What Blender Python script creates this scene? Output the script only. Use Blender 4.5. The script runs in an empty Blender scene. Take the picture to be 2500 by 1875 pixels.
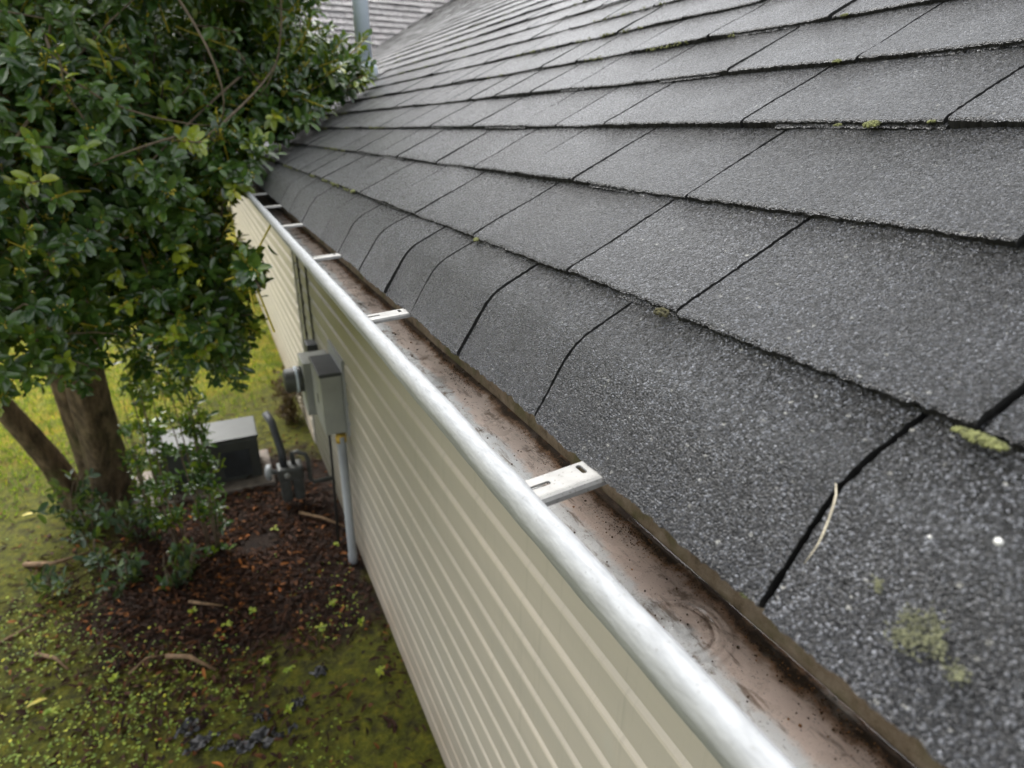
import bpy, math, random
import numpy as np
from mathutils import Matrix, Vector

# ---------------------------------------------------------------- camera, sky, sun
H = 2.65                      # camera height above the ground; geometry below is measured from the camera, z is lifted by H
sc = bpy.context.scene
cam_d = bpy.data.cameras.new("Camera"); cam = bpy.data.objects.new("Camera", cam_d)
sc.collection.objects.link(cam); sc.camera = cam
cam_d.sensor_width = 36.0; cam_d.lens = 36 * 1520 / 2500
cam_d.clip_start = 0.01; cam_d.clip_end = 900
cam.matrix_world = Matrix(((0.90224, 0.15789, -0.40130, 0.0),
                           (-0.43117, 0.34163, -0.83509, 0.0),
                           (0.00525, 0.92645, 0.37638, H),
                           (0, 0, 0, 1)))
cam_d.dof.use_dof = True
cam_d.dof.focus_distance = 0.55
cam_d.dof.aperture_fstop = 7.8

SUN_EL, SUN_AZ = 55.0, -16.0   # azimuth measured from +Y towards +X
w = bpy.data.worlds.new("World"); sc.world = w; w.use_nodes = True
wn, wl = w.node_tree.nodes, w.node_tree.links
wn.clear()
sky = wn.new("ShaderNodeTexSky"); sky.sky_type = 'NISHITA'; sky.sun_disc = False
sky.sun_elevation = math.radians(SUN_EL); sky.sun_rotation = math.radians(SUN_AZ)
sky.air_density = 1.0; sky.dust_density = 4.0; sky.ozone_density = 1.0
hs = wn.new("ShaderNodeHueSaturation"); hs.inputs['Saturation'].default_value = 0.16
bg = wn.new("ShaderNodeBackground"); bg.inputs['Strength'].default_value = 0.15
wo = wn.new("ShaderNodeOutputWorld")
wl.new(sky.outputs[0], hs.inputs['Color']); wl.new(hs.outputs[0], bg.inputs[0]); wl.new(bg.outputs[0], wo.inputs[0])
sun_d = bpy.data.lights.new("Sun", 'SUN'); sun_d.energy = 1.15; sun_d.angle = math.radians(70); sun_d.color = (1, .97, .92)
sun = bpy.data.objects.new("Sun", sun_d); sc.collection.objects.link(sun)
_e, _a = math.radians(SUN_EL), math.radians(SUN_AZ)
sdir = Vector((math.sin(_a) * math.cos(_e), math.cos(_a) * math.cos(_e), math.sin(_e)))
sun.rotation_euler = sdir.to_track_quat('Z', 'Y').to_euler(); sun.location = (-4, 4, 9)
sc.view_settings.view_transform = 'Standard'; sc.view_settings.look = 'None'
sc.view_settings.exposure = 1.35; sc.view_settings.gamma = 1
sc.cycles.use_denoising = True
sc.cycles.max_bounces = 8; sc.cycles.transparent_max_bounces = 8
sc.cycles.sample_clamp_indirect = 6

# ---------------------------------------------------------------- helpers
C = sc.collection
rng = np.random.default_rng(7)
random.seed(7)

def link(o, parent=None):
    C.objects.link(o)
    if parent is not None:
        o.parent = parent
    return o

def tag(o, label=None, cat=None, group=None, kind=None):
    if label: o['label'] = label
    if cat: o['category'] = cat
    if group: o['group'] = group
    if kind: o['kind'] = kind
    return o

def mesh(name, verts, faces, mats, parent=None, smooth=False, fmat=None, attrs=None):
    """verts are camera-relative (z lifted by H); a child of an Empty is shifted back by that Empty's location"""
    v = np.asarray(verts, dtype=np.float64).reshape(-1, 3).copy(); v[:, 2] += H
    me = bpy.data.meshes.new(name)
    if isinstance(faces, np.ndarray):
        n, k = faces.shape
        me.vertices.add(len(v)); me.vertices.foreach_set('co', v.ravel().astype(np.float32))
        me.loops.add(n * k); me.loops.foreach_set('vertex_index', faces.ravel().astype(np.int32))
        me.polygons.add(n); me.polygons.foreach_set('loop_start', np.arange(0, n * k, k, dtype=np.int32))
        me.update(calc_edges=True)
    else:
        me.from_pydata([tuple(p) for p in v], [], [tuple(int(i) for i in f) for f in faces])
        me.update()
    for m in (mats if isinstance(mats, (list, tuple)) else [mats]):
        me.materials.append(m)
    if fmat is not None:
        me.polygons.foreach_set('material_index', np.asarray(fmat, dtype=np.int32))
    me.polygons.foreach_set('use_smooth', [bool(smooth)] * len(me.polygons))
    if attrs:
        for an, av in attrs.items():
            a = me.attributes.new(an, 'FLOAT', 'POINT'); a.data.foreach_set('value', np.asarray(av, dtype=np.float32))
    o = bpy.data.objects.new(name, me)
    link(o, parent)
    if parent is not None and parent.type == 'EMPTY':
        o.location = -parent.location
    return o

def thing(name, loc, label, cat, group=None):
    o = bpy.data.objects.new(name, None); o.empty_display_size = .05
    C.objects.link(o); o.location = (loc[0], loc[1], loc[2] + H)
    return tag(o, label, cat, group)

class MB:
    """collects shapes into one mesh (lists, general polygons)"""
    def __init__(s): s.v, s.f, s.m = [], [], []
    def add(s, vs, fs, m=0):
        b = len(s.v); s.v += [tuple(map(float, p)) for p in vs]
        s.f += [tuple(i + b for i in f) for f in fs]; s.m += [m] * len(fs)
    def box(s, x0, x1, y0, y1, z0, z1, m=0, bev=0.0):
        if bev <= 0:
            vs = [(x, y, z) for x in (x0, x1) for y in (y0, y1) for z in (z0, z1)]
            s.add(vs, [(0, 1, 3, 2), (4, 6, 7, 5), (0, 4, 5, 1), (2, 3, 7, 6), (0, 2, 6, 4), (1, 5, 7, 3)], m); return
        # chamfered box: three face-inset rectangles joined
        import bmesh
        bm = bmesh.new(); bmesh.ops.create_cube(bm, size=1.0)
        for q in bm.verts:
            q.co = Vector(((x0 + x1) / 2 + q.co.x * (x1 - x0), (y0 + y1) / 2 + q.co.y * (y1 - y0), (z0 + z1) / 2 + q.co.z * (z1 - z0)))
        bmesh.ops.bevel(bm, geom=list(bm.edges), offset=bev, segments=2, profile=.6, affect='EDGES')
        bm.verts.index_update()
        s.add([tuple(q.co) for q in bm.verts], [tuple(q.index for q in f.verts) for f in bm.faces], m); bm.free()
    def tube(s, pts, r, n=8, m=0, caps=True):
        pts = [Vector(p) for p in pts]; rr = r if isinstance(r, (list, tuple)) else [r] * len(pts)
        vs, fs = [], []; up = None
        for i, p in enumerate(pts):
            d = (pts[min(i + 1, len(pts) - 1)] - pts[max(i - 1, 0)]).normalized()
            if up is None:
                up = Vector((0, 0, 1)) if abs(d.z) < .9 else Vector((1, 0, 0))
            a = d.cross(up)
            if a.length < 1e-5: a = d.orthogonal()
            a.normalize(); b = a.cross(d).normalized(); up = b
            for k in range(n):
                t = 2 * math.pi * k / n
                vs.append(p + (a * math.cos(t) + b * math.sin(t)) * rr[i])
        for i in range(len(pts) - 1):
            for k in range(n):
                fs.append((i * n + k, i * n + (k + 1) % n, (i + 1) * n + (k + 1) % n, (i + 1) * n + k))
        if caps:
            fs.append(tuple(range(n))[::-1]); fs.append(tuple((len(pts) - 1) * n + k for k in range(n)))
        s.add(vs, fs, m)
    def lathe(s, c, axis, prof, n=20, m=0):
        ax = Vector(axis).normalized(); a = ax.orthogonal().normalized(); b = ax.cross(a); c = Vector(c)
        vs, fs = [], []
        for (r, h) in prof:
            for k in range(n):
                t = 2 * math.pi * k / n; vs.append(c + ax * h + (a * math.cos(t) + b * math.sin(t)) * r)
        for i in range(len(prof) - 1):
            for k in range(n):
                fs.append((i * n + k, i * n + (k + 1) % n, (i + 1) * n + (k + 1) % n, (i + 1) * n + k))
        fs.append(tuple(range(n))[::-1]); fs.append(tuple((len(prof) - 1) * n + k for k in range(n)))
        s.add(vs, fs, m)
    def build(s, name, mats, parent=None, smooth=False):
        return mesh(name, s.v, s.f, mats, parent, smooth, s.m)

def vnoise(x, y, seed=0):
    """2-D value noise, -1..1"""
    x = np.asarray(x, float); y = np.asarray(y, float)
    xi, yi = np.floor(x).astype(np.int64), np.floor(y).astype(np.int64)
    fx, fy = x - xi, y - yi
    fx = fx * fx * (3 - 2 * fx); fy = fy * fy * (3 - 2 * fy)
    def h(a, b):
        k = (a * 374761393 + b * 668265263 + seed * 982451653) & 0xFFFFFFFF
        k = ((k ^ (k >> 13)) * 1274126177) & 0xFFFFFFFF
        return ((k ^ (k >> 16)) & 0xFFFF) / 32767.5 - 1
    return (h(xi, yi) * (1 - fx) * (1 - fy) + h(xi + 1, yi) * fx * (1 - fy) + h(xi, yi + 1) * (1 - fx) * fy + h(xi + 1, yi + 1) * fx * fy)

# ---------------------------------------------------------------- materials
class NT:
    def __init__(s, name):
        s.m = bpy.data.materials.new(name); s.m.use_nodes = True
        s.t = s.m.node_tree; s.n = s.t.nodes; s.l = s.t.links
        s.b = s.n['Principled BSDF']; s.out = s.n['Material Output']
        s.co = s.n.new('ShaderNodeTexCoord').outputs['Object']
    def lk(s, a, b): s.l.new(a, b)
    def map(s, scale, co=None):
        q = s.n.new('ShaderNodeMapping'); q.inputs['Scale'].default_value = scale; s.lk(co or s.co, q.inputs[0]); return q.outputs[0]
    def noise(s, scale, det=4, co=None, rough=.55, out='Fac', dist=0):
        q = s.n.new('ShaderNodeTexNoise'); q.inputs['Scale'].default_value = scale; q.inputs['Detail'].default_value = det
        q.inputs['Roughness'].default_value = rough; q.inputs['Distortion'].default_value = dist; s.lk(co or s.co, q.inputs['Vector']); return q.outputs[out]
    def voro(s, scale, co=None, feat='F1', out='Distance'):
        q = s.n.new('ShaderNodeTexVoronoi'); q.feature = feat; q.inputs['Scale'].default_value = scale; s.lk(co or s.co, q.inputs['Vector']); return q.outputs[out]
    def ramp(s, fac, stops, interp='LINEAR'):
        q = s.n.new('ShaderNodeValToRGB'); q.color_ramp.interpolation = interp; e = q.color_ramp.elements
        while len(e) > 1: e.remove(e[-1])
        e[0].position = stops[0][0]; e[0].color = col(stops[0][1])
        for p, c in stops[1:]:
            x = e.new(p); x.color = col(c)
        s.lk(fac, q.inputs[0]); return q.outputs[0]
    def mix(s, fac, a, b, mode='MIX'):
        q = s.n.new('ShaderNodeMix'); q.data_type = 'RGBA'; q.blend_type = mode
        for k, val in ((0, fac), (6, a), (7, b)):
            if isinstance(val, (int, float)): q.inputs[k].default_value = val if k == 0 else (val, val, val, 1)
            elif isinstance(val, tuple): q.inputs[k].default_value = col(val)
            else: s.lk(val, q.inputs[k])
        return q.outputs[2]
    def math(s, op, a, b=0.0, clamp=False):
        q = s.n.new('ShaderNodeMath'); q.operation = op; q.use_clamp = clamp
        for k, val in ((0, a), (1, b)):
            if isinstance(val, (int, float)): q.inputs[k].default_value = val
            else: s.lk(val, q.inputs[k])
        return q.outputs[0]
    def xyz(s, co=None):
        q = s.n.new('ShaderNodeSeparateXYZ'); s.lk(co or s.co, q.inputs[0]); return q.outputs
    def attr(s, name):
        q = s.n.new('ShaderNodeAttribute'); q.attribute_name = name; return q.outputs['Fac']
    def bump(s, h, strength=.5, dist=.001, normal=None):
        q = s.n.new('ShaderNodeBump'); q.inputs['Strength'].default_value = strength; q.inputs['Distance'].default_value = dist
        s.lk(h, q.inputs['Height'])
        if normal is not None: s.lk(normal, q.inputs['Normal'])
        s.lk(q.outputs[0], s.b.inputs['Normal']); return q.outputs[0]
    def color(s, c):
        if isinstance(c, tuple): s.b.inputs['Base Color'].default_value = col(c)
        else: s.lk(c, s.b.inputs['Base Color'])
    def set(s, **k):
        for a, v in k.items():
            i = s.b.inputs[{'rough': 'Roughness', 'metal': 'Metallic', 'spec': 'Specular IOR Level', 'coat': 'Coat Weight', 'coatr': 'Coat Roughness'}[a]]
            if isinstance(v, (int, float)): i.default_value = v
            else: s.lk(v, i)

def col(c):
    if isinstance(c, (int, float)): return (c, c, c, 1)
    return (c[0], c[1], c[2], 1)

def simple(name, c, rough=.6, metal=0, var=.15, scale=20, bump=0, spec=.5):
    t = NT(name); n = t.noise(scale, 5)
    c2 = tuple(x * (1 - var * 1.6) for x in c); c3 = tuple(min(1, x * (1 + var)) for x in c)
    t.color(t.ramp(n, [(.3, c2), (.7, c3)])); t.set(rough=rough, metal=metal, spec=spec)
    if bump: t.bump(n, .5, bump)
    return t.m

def mat_shingle(name, dark, light, speck):
    t = NT(name)
    cellc = t.voro(900, out='Color'); celld = t.voro(900)
    big = t.voro(560, out='Color'); bigd = t.voro(330)
    f = t.xyz(cellc)[0]; f2 = t.xyz(big)[1]
    gran = t.ramp(f, [(0, tuple(x * .3 for x in dark)), (.44, dark), (.68, tuple(x * .85 for x in light)), (.82, tuple(x * 2.0 for x in light)), (1, tuple(x * 7.2 for x in light))])  # palest granules carry the wet sparkle as painted colour
    spk = t.math('GREATER_THAN', f2, .996)
    c = t.mix(t.math('MULTIPLY', spk, .5), gran, speck)
    # weathering: broad blotches, streaks running down the slope, per shingle tone
    st = t.noise(1, 5, t.map((6, 26, 6)))
    bl = t.noise(9, 4)
    k = t.ramp(t.math('ADD', t.math('MULTIPLY', st, .5), t.math('MULTIPLY', bl, .5)), [(.36, .55), (.64, 1.35)])
    c = t.mix(1.0, c, k, 'MULTIPLY')
    tn = t.ramp(t.attr('tint'), [(0, (.55, .55, .58)), (.5, (.92, .92, .92)), (1, (1.36, 1.33, 1.32))])
    c = t.mix(1.0, c, tn, 'MULTIPLY')
    t.color(c)
    t.set(rough=t.ramp(t.noise(300, 2), [(.3, .20), (.7, .38)]), spec=1.0, coat=.35, coatr=.22)
    hh = t.math('ADD', t.math('MULTIPLY', celld, -1.0), t.math('MULTIPLY', t.noise(330, 3), 2.0))
    hh = t.math('ADD', hh, t.math('MULTIPLY', f, .5))
    b1 = t.n.new('ShaderNodeBump'); b1.inputs['Strength'].default_value = .35; b1.inputs['Distance'].default_value = .004
    t.lk(t.noise(55, 3), b1.inputs['Height'])
    nb = t.bump(hh, 1.0, .0026, b1.outputs[0]); t.lk(nb, t.b.inputs['Coat Normal'])
    return t.m

M = {}
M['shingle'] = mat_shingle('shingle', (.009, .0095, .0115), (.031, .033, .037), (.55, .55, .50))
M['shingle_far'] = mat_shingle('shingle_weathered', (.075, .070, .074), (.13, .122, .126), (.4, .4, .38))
M['asphalt_edge'] = simple('asphalt_edge', (.012, .012, .011), .7, bump=.001, scale=400)
t = NT('aluminium_white')      # painted gutter outside, chalky and lightly soiled
ny = t.noise(1, 4, t.map((320, 60, 320))); sp = t.noise(420, 2)
base = t.ramp(ny, [(.3, (.265, .275, .283)), (.65, (.36, .374, .386))])
base = t.mix(t.ramp(sp, [(.66, 0), (.72, .8)]), base, (.20, .20, .185))
X, Y, Z = t.xyz(); fr_ = t.math('MULTIPLY', t.math('SUBTRACT', .1425, X), 220, True)
base = t.mix(t.math('MULTIPLY', fr_, t.ramp(t.noise(28, 5, rough=.7), [(.3, .5), (.6, .9)])), base, (.27, .27, .25))  # front of the lip greyed: painted shading, mottled with dirt
base = t.mix(t.ramp(t.noise(1, 5, t.map((60, 9, 60)), rough=.7), [(.56, 0), (.72, .55)]), base, (.27, .262, .235)); t.color(base)
t.set(rough=.6, spec=.35); t.bump(t.noise(1, 4, t.map((420, 160, 420))), .35, .0012); M['white'] = t.m

t = NT('gutter_floor')         # inside: bare grey at the front, tan silt, brown and black debris at the back
X, Y, Z = t.xyz()
wob = t.math('MULTIPLY', t.math('SUBTRACT', t.noise(14, 6, rough=.65), .5), .034)
fine = t.math('MULTIPLY', t.math('SUBTRACT', t.noise(120, 5, rough=.7), .5), .012)
xx = t.math('ADD', t.math('ADD', X, wob), fine)
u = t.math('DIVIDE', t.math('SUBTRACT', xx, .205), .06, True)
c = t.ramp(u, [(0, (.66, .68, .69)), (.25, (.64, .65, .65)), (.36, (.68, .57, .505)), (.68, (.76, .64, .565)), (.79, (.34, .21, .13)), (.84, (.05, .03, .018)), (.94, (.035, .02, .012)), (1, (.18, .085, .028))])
st = t.noise(1, 6, t.map((150, 28, 60)), rough=.7)
c = t.mix(t.ramp(st, [(.54, 0), (.64, .7)]), c, (.13, .08, .045))
blt = t.noise(30, 8, rough=.8); c = t.mix(t.ramp(blt, [(.545, 0), (.62, .75)]), c, (.15, .10, .065))
sp = t.noise(700, 3, rough=.7)
c = t.mix(t.ramp(sp, [(.63, 0), (.69, .9)]), c, (.045, .03, .02))
lime = t.noise(32, 5)
c = t.mix(t.ramp(lime, [(.60, 0), (.74, .5)]), c, (.47, .43, .38))
t.color(c); t.set(rough=t.ramp(t.noise(25, 3), [(.35, .18), (.65, .5)]), spec=.5, coat=.35, coatr=.12)
t.bump(t.math('ADD', st, sp), .6, .0012); M['gfloor'] = t.m

t = NT('gutter_back')
n1 = t.noise(60, 6, rough=.7); n2 = t.noise(22, 4)
c = t.ramp(n1, [(.28, (.06, .045, .02)), (.45, (.24, .18, .11)), (.68, (.36, .29, .20))])
c = t.mix(t.ramp(n2, [(.5, 0), (.66, .75)]), c, (.10, .105, .02)); t.color(c); t.set(rough=.8)
t.bump(n1, .8, .002); M['gback'] = t.m

t = NT('hanger_aluminium')
sp = t.noise(520, 3, rough=.7); st = t.noise(60, 4)
c = t.ramp(st, [(.3, (.24, .236, .225)), (.7, (.34, .336, .32))])
c = t.mix(t.ramp(sp, [(.60, 0), (.68, .85)]), c, (.10, .09, .075)); t.color(c); t.set(rough=.42, metal=.25); M['hanger'] = t.m

ZB0 = H - .982 - .105 - .127 * 12
t = NT('vinyl_siding')
n1 = t.noise(1, 4, t.map((3, 1.2, 9))); n2 = t.noise(9, 5, rough=.65); X, Y, Z = t.xyz()
c = t.ramp(n1, [(.3, (.53, .485, .405)), (.7, (.62, .56, .465))])
c = t.mix(t.ramp(n2, [(.58, 0), (.8, .35)]), c, (.55, .55, .49))
low = t.math('MULTIPLY', t.math('SUBTRACT', 1.0, t.math('DIVIDE', Z, .55), True), t.noise(5, 4))
c = t.mix(t.math('MULTIPLY', low, 1.1, True), c, (.30, .20, .12))     # rain-splashed clay on the lowest boards
tree_shade = t.math('MULTIPLY', t.math('MULTIPLY', t.math('LESS_THAN', Y, 5.24), t.math('MULTIPLY', t.math('SUBTRACT', Y, 2.9), .62, True)), t.ramp(t.noise(2.2, 4), [(.2, .8), (.6, 1)]))
c = t.mix(t.math('MULTIPLY', tree_shade, .95, True), c, (.040, .043, .018))           # tree's shade on the boards behind it, painted into their colour
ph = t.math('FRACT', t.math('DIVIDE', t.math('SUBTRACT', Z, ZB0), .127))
c = t.mix(t.math('MULTIPLY', t.math('LESS_THAN', ph, .71), .34), c, (.30, .29, .255))                # flats darkened: some grime, plus painted contrast to the skylit coves
stk = t.noise(1, 5, t.map((3, 40, 1.6)), rough=.7); c = t.mix(t.ramp(stk, [(.56, 0), (.74, .35)]), c, (.28, .27, .22))
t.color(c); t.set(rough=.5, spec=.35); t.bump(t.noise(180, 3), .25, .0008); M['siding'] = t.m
M['clay_block'] = simple('clay_stained_block', (.42, .20, .10), .9, var=.35, scale=7, bump=.003)
M['wood_paint'] = simple('painted_board', (.55, .53, .47), .6)
M['concrete'] = simple('concrete', (.20, .17, .145), .9, var=.3, scale=12, bump=.003)
M['grey_metal'] = simple('grey_paint_metal', (.30, .31, .29), .45, var=.12, scale=6)
M['dark_metal'] = simple('dark_paint_metal', (.045, .05, .055), .5, var=.2, scale=9)
M['unit_metal'] = simple('unit_paint_metal', (.058, .064, .058), .5, var=.18, scale=6)
M['pvc'] = simple('grey_plastic_pipe', (.30, .32, .33), .4, var=.10, scale=5)
M['pvc_white'] = simple('white_plastic_pipe', (.68, .77, .86), .35, var=.06, scale=5)
M['yellow_tape'] = simple('yellow_tape', (.55, .36, .05), .6)
M['black_rubber'] = simple('black_rubber', (.012, .012, .012), .55)
M['meter_alu'] = simple('meter_aluminium', (.075, .08, .075), .5, metal=.2, var=.2, scale=18)
t = NT('bark'); n1 = t.noise(1, 6, t.map((18, 18, 6)), rough=.65); n2 = t.noise(3.5, 4)
c = t.ramp(n1, [(.32, (.025, .017, .009)), (.5, (.12, .085, .05)), (.7, (.25, .18, .11))]); c = t.mix(t.ramp(n2, [(.5, 0), (.7, .45)]), c, (.10, .10, .03))
t.color(c); t.set(rough=.9); t.bump(n1, 1.0, .02); M['bark'] = t.m
M['twig'] = simple('twig_bark', (.17, .13, .085), .8, var=.3, scale=40)
M['dead_stick'] = simple('dead_stick', (.20, .125, .065), .85, var=.35, scale=30)
M['bud'] = simple('yellow_bud', (.50, .42, .04), .5, var=.3, scale=60)
M['black_sheet'] = simple('black_plastic_sheet', (.012, .013, .016), .35, var=.3, scale=8)
M['lichen'] = simple('lichen', (.17, .175, .10), .95, var=.35, scale=300)
M['roof_moss'] = simple('roof_moss', (.15, .16, .06), .95, var=.45, scale=350)
M['dark_moss'] = simple('dark_moss', (.07, .065, .03), .95, var=.5, scale=350)
M['chip'] = simple('white_chip', (.75, .75, .72), .5)
M['thread'] = simple('pale_fibre', (.62, .56, .42), .35, var=.2, scale=200)
M['grain'] = simple('debris_grain', (.075, .042, .018), .8, var=.6, scale=300)
M['grain_orange'] = simple('rust_grain', (.34, .16, .05), .7, var=.5, scale=300)

def mat_leaf(name, dark, mid, new, under, rough=.28, trans=.22, spec=.55):
    t = NT(name)
    tint = t.attr('tint')
    c = t.ramp(tint, [(0, dark), (.55, mid), (.9, new), (1, (new[0] * 1.5, new[1] * 1.25, new[2]))])
    c = t.mix(1.0, c, t.ramp(t.noise(30, 3), [(.3, .75), (.7, 1.2)]), 'MULTIPLY')
    g = t.n.new('ShaderNodeNewGeometry')
    c = t.mix(g.outputs['Backfacing'], c, under)
    t.color(c); t.set(rough=rough, spec=spec)
    t.bump(t.noise(90, 3), .4, .002)
    tr = t.n.new('ShaderNodeBsdfTranslucent'); t.lk(t.mix(1.0, c, (2.2, 2.4, .7), 'MULTIPLY'), tr.inputs[0])
    ms = t.n.new('ShaderNodeMixShader'); ms.inputs[0].default_value = trans
    t.lk(t.b.outputs[0], ms.inputs[1]); t.lk(tr.outputs[0], ms.inputs[2]); t.lk(ms.outputs[0], t.out.inputs[0])
    return t.m
M['leaf'] = mat_leaf('holly_leaf', (.034, .080, .024), (.100, .185, .036), (.32, .38, .03), (.11, .155, .02), .15, .18, .8)
M['ivy_leaf'] = mat_leaf('understory_leaf', (.03, .06, .028), (.06, .11, .05), (.20, .26, .03), (.07, .10, .03), .5)
M['litter'] = mat_leaf('dead_leaf', (.014, .007, .004), (.065, .027, .013), (.32, .12, .03), (.065, .030, .015), .8, .05, .25)
M['clover'] = mat_leaf('clover_leaf', (.05, .10, .010), (.19, .29, .02), (.40, .45, .035), (.10, .16, .03), .6, .25)
M['yellow_leaf'] = simple('yellow_leaf', (.55, .46, .06), .5, var=.25, scale=30)
M['woods_leaf'] = mat_leaf('woods_leaf', (.02, .04, .012), (.04, .07, .02), (.09, .13, .02), (.04, .07, .02), .6, .2)
M['brown_leaf'] = mat_leaf('brown_shrub_leaf', (.07, .045, .02), (.16, .10, .045), (.25, .2, .06), (.10, .07, .03), .7, .1)

# ground: clay soil and litter by the house and under the tree, moss, then lit lawn further off
t = NT('ground_soil_moss'); X, Y, Z = t.xyz()
n1 = t.noise(1.3, 6, rough=.62); n2 = t.noise(9, 6, rough=.7); n3 = t.noise(55, 5, rough=.7)
soil = t.ramp(n2, [(.3, (.010, .006, .004)), (.55, (.032, .017, .009)), (.75, (.075, .038, .02))])
mossc = t.ramp(t.noise(16, 6, rough=.7), [(.3, (.05, .055, .006)), (.5, (.115, .122, .008)), (.72, (.21, .19, .012))])
mossc = t.mix(1.0, mossc, t.ramp(n3, [(.3, .55), (.7, 1.35)]), 'MULTIPLY')
dx = t.math('DIVIDE', t.math('ABSOLUTE', t.math('SUBTRACT', X, -.05)), 1.05)
dy = t.math('DIVIDE', t.math('ABSOLUTE', t.math('SUBTRACT', Y, 4.15)), 1.45)
rr = t.math('SQRT', t.math('ADD', t.math('MULTIPLY', dx, dx), t.math('MULTIPLY', dy, dy)))
rr = t.math('ADD', rr, t.math('MULTIPLY', t.math('SUBTRACT', n1, .5), 1.6))
msk = t.ramp(rr, [(.80, 0), (1.10, 1)])
g = t.mix(t.math('MULTIPLY', msk, t.ramp(n2, [(.36, .25), (.5, 1)])), soil, mossc)
lawnc = t.ramp(t.noise(3.2, 6, rough=.66), [(.3, (.075, .11, .006)), (.46, (.18, .185, .006)), (.60, (.28, .22, .008)), (.72, (.26, .13, .02))])
lawnc = t.mix(1.0, lawnc, t.ramp(n3, [(.3, .7), (.7, 1.25)]), 'MULTIPLY')
g = t.mix(t.ramp(t.math('ADD', Y, t.math('MULTIPLY', n1, 1.2)), [(.0, 0), (1, 0)]), g, lawnc)
lm = t.math('ADD', t.math('SUBTRACT', Y, 6.1), t.math('MULTIPLY', t.math('SUBTRACT', n1, .5), 2.4))
lm = t.math('ADD', lm, t.math('MULTIPLY', t.math('ADD', X, 1.0), -.55))
g = t.mix(t.math('MULTIPLY', lm, 1.3, True), g, lawnc)
t.color(g); t.set(rough=.85, spec=.3); t.bump(t.math('ADD', n2, n3), 1.0, .03); M['ground'] = t.m

# ---------------------------------------------------------------- ground
gx = np.concatenate([[-300, -60, -15, -6], np.arange(-3.2, 1.3, .06), [3, 12, 60, 300]])
gy = np.concatenate([[-300, -60, -10, -2, 0], np.arange(1.2, 9, .06), np.arange(9.2, 16, .4), [25, 60, 300]])
GX, GY = np.meshgrid(gx, gy, indexing='ij')
def gz(x, y):
    near = np.clip(1 - np.abs(np.asarray(y) - 5) / 8, 0, 1)
    z = near * (.022 * vnoise(x * 1.7, y * 1.7, 3) + .010 * vnoise(x * 6, y * 6, 4) + .005 * vnoise(np.asarray(x) * 19, np.asarray(y) * 19, 5))
    return -2.65 + z
GZ = gz(GX, GY)
nx, nyy = GX.shape
idx = np.arange(nx * nyy).reshape(nx, nyy)
quad = np.stack([idx[:-1, :-1], idx[1:, :-1], idx[1:, 1:], idx[:-1, 1:]], -1).reshape(-1, 4)
tag(mesh('ground', np.stack([GX, GY, GZ], -1).reshape(-1, 3), quad, M['ground'], smooth=True), kind='structure')

# ---------------------------------------------------------------- roof surface map
PIT = math.radians(28.9); CP, SP = math.cos(PIT), math.sin(PIT)
NOFF = -.2378; E_ = .127; S1 = .1906
# eave bend: slope turns from the roof pitch to a steep droop
_sb = .158; _dr = math.radians(32.0)
_ss = np.linspace(_sb, .0, 120); _x = [_sb * CP - NOFF * SP]; _z = [_sb * SP + NOFF * CP]; _an = [PIT]
for i in range(1, len(_ss)):
    q = (_sb - _ss[i]) / .046; q = min(1, q); q = q * q * (3 - 2 * q)
    a = PIT + _dr * q; d = _ss[i - 1] - _ss[i]
    _x.append(_x[-1] - d * math.cos(a)); _z.append(_z[-1] - d * math.sin(a)); _an.append(a)
_x, _z, _an = np.array(_x)[::-1], np.array(_z)[::-1], np.array(_an)[::-1]; _sr = _ss[::-1]
def roof_pt(s, y, n):
    s = np.asarray(s, float); n = np.asarray(n, float)
    up = s >= _sb
    x = np.where(up, s * CP - NOFF * SP, np.interp(s, _sr, _x)); z = np.where(up, s * SP + NOFF * CP, np.interp(s, _sr, _z))
    a = np.where(up, PIT, np.interp(s, _sr, _an))
    return np.stack([x - n * np.sin(a), np.broadcast_to(y, x.shape), z + n * np.cos(a)], -1)
FP = math.radians(40); FA, FB = -6.2, math.tan(FP)
def far_pt(s, y, n):       # second slope: its courses run along X, it faces the camera; y here is distance along X
    s = np.asarray(s, float); n = np.asarray(n, float); y = np.broadcast_to(y, s.shape)
    yy = 7.18 + s * math.cos(FP) - n * math.sin(FP); zz = FA + FB * 7.18 + s * math.sin(FP) + n * math.cos(FP)
    return np.stack([y, yy, zz], -1)

class Acc:
    def __init__(s): s.v, s.f, s.m, s.t, s.b = [], [], [], [], 0
    def add(s, P, F, mi, tint):
        s.v.append(P); s.f.append(F + s.b); s.m.append(np.full(len(F), mi)); s.t.append(np.full(len(P), tint) if np.isscalar(tint) else tint); s.b += len(P)
    def arrays(s): return np.concatenate(s.v), np.concatenate(s.f), np.concatenate(s.m), np.concatenate(s.t)

def grid_faces(a, b):
    i = np.arange(a * b).reshape(a, b)
    return np.stack([i[:-1, :-1], i[:-1, 1:], i[1:, 1:], i[1:, :-1]], -1).reshape(-1, 4)

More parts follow.
